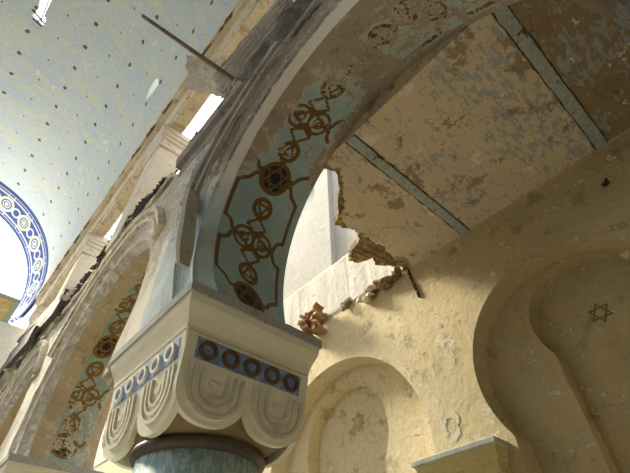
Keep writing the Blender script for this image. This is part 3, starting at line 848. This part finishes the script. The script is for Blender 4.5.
def vault_hole(pts):     # pts (arc, y) outline; prism through the shell
    b = bmesh.new(); A = []; B = []
    for arc, y in pts:
        a = arc/VR
        A.append(b.verts.new((VX+(VR-.3)*math.cos(a), y, VZ+(VR-.3)*math.sin(a))))
        # outer end widened upwards so the slit reads clearly from below
        B.append(b.verts.new((VX+(VR+.5)*math.cos(a), y, VZ+(VR+.5)*math.sin(a))))
    n = len(pts)
    for i in range(n): b.faces.new((A[i], A[(i+1) % n], B[(i+1) % n], B[i]))
    b.faces.new(A[::-1]); b.faces.new(B)
    return bm_obj('cut', b, M['vault'])
holes = [
    vault_hole([(6.62,8.0),(6.90,8.0),(6.93,8.5),(6.91,9.10),(6.98,9.22),(6.86,9.34),(6.76,9.26),(6.70,9.40),(6.58,9.30),(6.60,9.05),(6.68,9.0),(6.66,8.5)]),
    vault_hole([(1.90,7.16),(2.12,7.10),(2.20,7.40),(2.16,7.72),(2.02,7.95),(1.90,7.60)]),
]
boolean(vault, holes)
struct(vault, 'blue painted barrel vault with rows of stars')
# torn lath strips in the crown hole
bm = bmesh.new()
def VP(arc, y, d=0): a = arc/VR; return (VX+(VR+d)*math.cos(a), y, VZ+(VR+d)*math.sin(a))
bar(bm, VP(6.70, 7.9, -.01), VP(6.72, 9.2, .02), .018); bar(bm, VP(6.58, 9.22, -.02), VP(7.02, 9.05, .0), .03)
bar(bm, VP(6.62, 9.36, -.03), VP(6.92, 9.30, -.02), .03)
tag(bm_obj('torn_lath', bm, M['iron']), 'torn dark lath crossing the bright hole in the vault at the upper left', 'lath')

# painted end arch (soffit band)
W_, S_ = [], []; verts = []; faces = []
nu, nv_ = 40, 300
for i in range(nv_+1):
    a = -.25+(PI+.5)*i/nv_
    for j in range(nu+1):
        u = j/nu; R = 4.40-.40*u; y = 17.0+1.4*u
        verts.append((VX+R*math.cos(a), y, VZ+R*math.sin(a))); W_.append((u-.5)*1.46); S_.append(abs(a-PI/2)*4.2)
for i in range(nv_):
    for j in range(nu):
        a = i*(nu+1)+j; faces.append((a, a+1, a+nu+2, a+nu+1))
W_ = np.array(W_); S_ = np.array(S_)
per = 1.10; loc = (S_ % per)-per/2; ink = np.full(W_.shape, 9.); nav = np.full(W_.shape, 9.)
ink = np.minimum(ink, circ_d(W_, loc, (0, 0), .30)-.055); ink = np.minimum(ink, np.hypot(W_, loc)-.09)
nav = np.minimum(nav, np.abs(np.hypot(W_, loc)-.16)-.03)
for sg in (-1, 1):
    nav = np.minimum(nav, circ_d(W_, loc, (0, sg*.55), .19)-.045)
    nav = np.minimum(nav, np.abs(W_-sg*.42)-.04); nav = np.minimum(nav, np.abs(W_-sg*.56)-.02)
    nav = np.minimum(nav, np.where(np.abs(W_) > .24, np.where(np.abs(W_) < .56, np.abs(loc-sg*.14)-.022, 9), 9))
rim = mesh_obj('trim_11', verts, faces, M['rim'], smooth=True)
for n_, a_ in (('ink', ink), ('navy', nav), ('peel', np.zeros(len(ink)))): set_attr(rim.data, n_, a_)
sm = rim.modifiers.new('s', 'SOLIDIFY'); sm.thickness = -.12
struct(rim, 'blue painted arch band at the far end of the vault')

# entablature under the vault
bm = bmesh.new()
sweep_y(bm, [(1.25,10.35),(.62,10.35),(.64,10.0),(.70,9.98),(.72,9.90),(.70,9.80),(.80,9.78),(.84,9.66),(.84,9.30),(.88,9.28),(.90,9.18),(1.20,9.18),(1.21,9.30),(1.25,9.4)], -6, 17, 230, .018, 11)
struct(bm_obj('trim_12', bm, M['entab']))
bm = bmesh.new(); rnd = random.Random(77)
for y in np.arange(-3, 17, .9):
    if rnd.random() < .75:
        tube(bm, [(.655+rnd.uniform(-.01,.01), y+q*.12, 9.99+rnd.uniform(-.02,.02)) for q in range(6)], [.004, .02, .03, .02, .03, .004], 5)
struct(bm_obj('trim_13', bm, M['wood']))

# upper piers
def pier(y, label, parent=None):
    root = thing('gallery_pier', label, 'pier', (1.12, y, 5.45), 'gallery piers')
    bm = bmesh.new(); box(bm, -.24, .30, -.36, .36, 0, 3.0)
    bmesh.ops.bevel(bm, geom=[e for e in bm.edges if abs(e.verts[0].co.z-e.verts[1].co.z) > 1], offset=.10, segments=3)
    bm_obj('shaft', bm, M['pier'], root)
    bm = bmesh.new(); rings = []
    for o_, z in ((.0,2.95),(.03,2.96),(.03,3.05),(.01,3.07),(.01,3.22),(.05,3.26),(.05,3.34),(.09,3.38),(.09,3.46),(.12,3.50),(.12,3.62),(.06,3.62),(.06,3.74)):
        rings.append([bm.verts.new((sx*(.27+o_)+.03, sy*(.36+o_), z)) for sx, sy in ((-1,-1),(1,-1),(1,1),(-1,1))])
    for a_, b_ in zip(rings, rings[1:]):
        for k in range(4): bm.faces.new((a_[k], a_[(k+1) % 4], b_[(k+1) % 4], b_[k]))
    bm.faces.new(rings[0][::-1]); bm.faces.new(rings[-1])
    bm_obj('capital', bm, M['pier'], root)
    return root
p0 = pier(6.62, 'pale gallery pier with moulded capital in the middle of the row above the arcade')
for i, lab in ((-1, 'gallery pier at the top edge beside the hanging corrugated sheet'), (1, 'gallery pier farther along, above the dark hanging timbers'), (2, 'farthest gallery pier next to the blue painted end arch')):
    c = copy_tree(p0); c.location.y = 6.62+4.75*i; c['label'] = lab
    if i == -1: c.location.x += .12

# parapet screens between far piers
def screen(y0, y1, zt, label, seed):
    bm = bmesh.new(); rnd = random.Random(seed)
    pts = [(y0, 5.40), (y1, 5.40), (y1, zt+.1)]+[(y1+(y0-y1)*i/9, zt+rnd.uniform(-.25, .12)) for i in range(1, 9)]+[(y0, zt-.1)]
    prism(bm, pts, 0, 1.12, 1.34)
    return tag(bm_obj('broken_parapet', bm, M['pier']), label, 'wall fragment', 'broken parapets')
screen(7.3, 10.8, 7.3, 'broken cream parapet wall between the middle and the farther gallery pier', 5)
screen(12.0, 15.6, 7.6, 'broken cream parapet wall beside the farthest gallery pier', 6)

# dark debris on the ledge (uncountable grit)
bm = bmesh.new(); rnd = random.Random(44)
for i in range(620):
    y = rnd.choice((rnd.uniform(4.6, 6.22), rnd.uniform(7.03, 9.6))); h_ = .70*math.sin(PI*(y-4.5)/5.4)+.05
    hull(bm, (rnd.uniform(.92, 1.06), y, 5.42+rnd.random()*h_), rnd.uniform(.03, .075), rnd, 8)
o = tag(bm_obj('dark_rubble', bm, M['debris']), 'band of dark gritty rubble lying on the ledge over the second arch', 'rubble'); o['kind'] = 'stuff'

# charred timbers farther on
def timber(a, b, w, h, label):
    a, b = Vector(a), Vector(b); d = b-a; L = d.length
    q = d.to_track_quat('X', 'Z').to_matrix().to_4x4()
    bm = bmesh.new(); vs = box(bm, 0, L, -w/2, w/2, -h/2, h/2)
    bmesh.ops.subdivide_edges(bm, edges=bm.edges[:], cuts=5, use_grid_fill=True)
    for v in bm.verts: v.co += Vector((0, 1, 1))*.25*w*noise.noise(v.co*3+a)
    for v in bm.verts: v.co = Matrix.Translation(a) @ q @ v.co
    return tag(bm_obj('timber_beam', bm, M['dark'] if 'dark' in label else M['wood']), label, 'beam', 'fallen gallery timbers')
timber((.83, 9.2, 5.58), (.82, 16.2, 7.05), .12, .62, 'thick dark timber lying lengthwise on the far ledge')
timber((.83, 9.6, 6.0), (.80, 15.6, 7.6), .08, .16, 'brown narrow timber above the thick one on the far ledge')
timber((.74, 10.6, 5.42), (.74, 16.4, 6.3), .10, .42, 'dark board lying lowest below the thick timber on the far ledge')
for i, (c, s) in enumerate((((.92, 9.2, 5.75), (.22,.30,.22)), ((.90, 11.6, 5.62), (.2,.42,.16)), ((.9, 13.2, 5.7), (.22,.5,.2)))):
    bm = bmesh.new(); rnd = random.Random(60+i)
    for _ in range(7): hull(bm, (c[0]+rnd.uniform(-.08,.08), c[1]+rnd.uniform(-.3,.3), c[2]+rnd.uniform(-.1,.1)), (s[0]*.7, s[1]*.7, s[2]*.7), rnd)
    tag(bm_obj('plaster_lump', bm, M['hood_sunlit']), ['cream plaster lump at the end of the dark rubble band', 'cream plaster lump under the near end of the fallen timbers', 'cream plaster lump under the middle of the fallen timbers'][i], 'rubble', 'plaster lumps on the far ledge')

# end wall below the arch, with framed panel
bm = bmesh.new(); box(bm, -8.3, 1.1, 17.0, 17.4, -1.6, 8.75)
ew = struct(bm_obj('wall_end', bm, M['white']))
r = thing('framed_panel', 'yellow panel in a grey green frame on the far end wall', 'window', (0, 17.1, 8.75))
bm = bmesh.new(); box(bm, -2.3, .12, 0, .03, .05, .95); bm_obj('panel', bm, M['panel'], r)
bm = bmesh.new()
box(bm, .12, .26, -.06, .05, 0, 1.05); box(bm, -2.4, .12, -.06, .05, .93, 1.05); box(bm, -2.4, .12, -.06, .05, 0, .07); box(bm, -2.45, -2.3, -.06, .05, 0, 1.05)
bm_obj('frame', bm, M['frame'], r)

# ------------------------------------------------------------------ pole and sheets hanging over the ledge
bm = bmesh.new()
bar(bm, (-.54, 3.29, 7.0), (.97, 2.49, 5.44), (.028, .036), 8)
tag(bm_obj('wooden_pole', bm, M['wood']), 'long thin pole sticking out across the vault from the ledge', 'pole')

def sheet(name, pts, mat, thick, label, cat, corr=0, seed=0, nu=24, nv=10, amp=.03):
    """bilinear sheet from four corners, crumpled, solid"""
    a, b, c, d = [Vector(p) for p in pts]
    rnd = random.Random(seed); bm = bmesh.new(); top = []; bot = []
    nrm = (b-a).cross(d-a).normalized()
    for i in range(nu+1):
        r1, r2 = [], []
        for j in range(nv+1):
            u, v = i/nu, j/nv
            p = a*(1-u)*(1-v)+b*u*(1-v)+c*u*v+d*(1-u)*v
            p = p + nrm*(corr*math.sin(v*nv*2.2) + amp*noise.fractal(p*2.5+Vector((seed, 0, 0)), 1, 2, 3))
            if i in (0, nu) or j in (0, nv): p = p + (b-a).normalized()*rnd.uniform(-.03, .03)+(d-a).normalized()*rnd.uniform(-.02, .02)
            r1.append(bm.verts.new(p)); r2.append(bm.verts.new(p+nrm*thick))
        top.append(r1); bot.append(r2)
    for i in range(nu):
        for j in range(nv):
            bm.faces.new((top[i][j], top[i+1][j], top[i+1][j+1], top[i][j+1]))
            bm.faces.new((bot[i][j], bot[i][j+1], bot[i+1][j+1], bot[i+1][j]))
    for i in range(nu):
        bm.faces.new((top[i][0], bot[i][0], bot[i+1][0], top[i+1][0])); bm.faces.new((top[i][nv], top[i+1][nv], bot[i+1][nv], bot[i][nv]))
    for j in range(nv):
        bm.faces.new((top[0][j], top[0][j+1], bot[0][j+1], bot[0][j])); bm.faces.new((top[nu][j], bot[nu][j], bot[nu][j+1], top[nu][j+1]))
    return tag(bm_obj(name, bm, mat), label, cat)
sheet('metal_sheet', [(.25,3.13,6.5),(.98,2.72,6.55),(1.10,3.30,6.45),(.50,3.62,6.5)], M['sheet'], .015, 'bent flat grey sheet sticking out over the vault below the pole', 'sheet metal', seed=3, amp=.05)
sheet('corrugated_sheet', [(.66,2.98,6.05),(.80,1.42,6.45),(1.06,1.46,6.25),(.98,3.10,5.95)], M['sheet'], .02, 'dark corrugated strip lying along the ledge next to the flat grey sheet', 'sheet metal', corr=.028, seed=5, amp=.02, nu=40, nv=16)
FELT = [(.83,2.42,5.28),(.81,1.16,5.32),(.99,.72,5.0),(.975,1.95,5.0)]
sheet('roofing_felt', FELT, M['dark'], .02, 'dark roofing felt slab on the ledge behind the corrugated strip', 'roofing', seed=6, amp=.06)
chunk('mortar_lump', 'grey mortar lump at the lower end of the corrugated strip', [((.90, 2.52, 5.50), (.08,.10,.12)), ((.95, 2.40, 5.52), (.09,.12,.1)), ((.92, 2.66, 5.48), (.07,.1,.08)), ((.97, 2.28, 5.56), (.07,.12,.12))], M['hood'], 91)
# iron bars in the gallery opening
bm = bmesh.new(); bar(bm, (1.38, 4.9, 7.6), (1.38, 8.2, 7.6), .02)
tag(bm_obj('iron_rail', bm, M['iron']), 'thin dark rail across the bright gallery opening before the middle pier', 'rail')
bm = bmesh.new()
tube(bm, [(.99,4.05,6.0),(.99,4.02,6.25),(1.02,4.15,6.32),(1.0,4.25,6.2),(1.0,4.2,5.95),(1.0,4.3,5.9),(1.0,4.38,6.1)], .016)
bar(bm, (1.02, 4.1, 5.45), (1.0, 4.15, 6.1), .014)
tag(bm_obj('twisted_wire', bm, M['iron']), 'small twisted iron wire standing on the ledge against the bright opening', 'wire')

# ------------------------------------------------------------------ floor and the unseen sides of the nave
bm = bmesh.new(); box(bm, -9, 5.5, -6.2, 22, -1.8, -1.6)
struct(bm_obj('floor', bm, M['floor']))
bm = bmesh.new(); box(bm, -8.8, -8.4, -6, 17.4, -1.6, 5.3); box(bm, -8.8, -8.15, -6, 17, 9.6, 10.3)
box(bm, -8.7, -8.25, -6, 4.2, 5.3, 9.6)  # unseen infill closing the near gallery openings, added to darken the near aisle
for q in range(0, 3): box(bm, -8.7, -8.25, 6.3+4.75*q, 6.95+4.75*q, 5.3, 9.6)
struct(bm_obj('wall_left', bm, M['grey']))
bm = bmesh.new(); box(bm, -8.8, 5.45, -6.2, -6.0, -1.6, 14.9)
struct(bm_obj('wall_near', bm, M['grey']))
bm = bmesh.new(); box(bm, 1.1, 4.72, 17.2, 17.4, -1.6, 5.2)
struct(bm_obj('wall_aisle_end', bm, M['cream']))

# ------------------------------------------------------------------ light
w = bpy.data.worlds.new('sky'); bpy.context.scene.world = w; w.use_nodes = True
bg = w.node_tree.nodes['Background']; bg.inputs[0].default_value = (.95, .97, 1.0, 1); bg.inputs[1].default_value = 6.8
def sun(name, d, e, col, ang):
    l = bpy.data.lights.new(name, 'SUN'); l.energy = e; l.color = col; l.angle = R_(ang)
    o = bpy.data.objects.new(name, l); C.objects.link(o)
    o.rotation_euler = Vector(d).to_track_quat('-Z', 'Y').to_euler(); return o
sun('sun', (.22, -.74, -.63), 19.0, (1.0, .88, .66), 14)

# ------------------------------------------------------------------ camera
cam = bpy.data.cameras.new('camera'); co = bpy.data.objects.new('camera', cam); C.objects.link(co)
yaw, pit, roll = R_(42), R_(45.5), R_(-.7)
h = Vector((math.sin(yaw), math.cos(yaw), 0)); z = Vector((0, 0, 1)); r = Vector((math.cos(yaw), -math.sin(yaw), 0))
Fw = math.cos(pit)*h+math.sin(pit)*z; U = -math.sin(pit)*h+math.cos(pit)*z
r2 = r*math.cos(roll)+U*math.sin(roll); U2 = U*math.cos(roll)-r*math.sin(roll)
co.matrix_world = Matrix(((r2.x, U2.x, -Fw.x, 0), (r2.y, U2.y, -Fw.y, 0), (r2.z, U2.z, -Fw.z, 0), (0, 0, 0, 1)))
cam.sensor_width = 36; cam.lens = 420/630*36; cam.clip_start = .05; cam.clip_end = 300
sc = bpy.context.scene; sc.camera = co
sc.view_settings.view_transform = 'Standard'; sc.view_settings.look = 'None'; sc.view_settings.gamma = 1; sc.view_settings.use_curve_mapping = False
sc.view_settings.exposure = -0.75
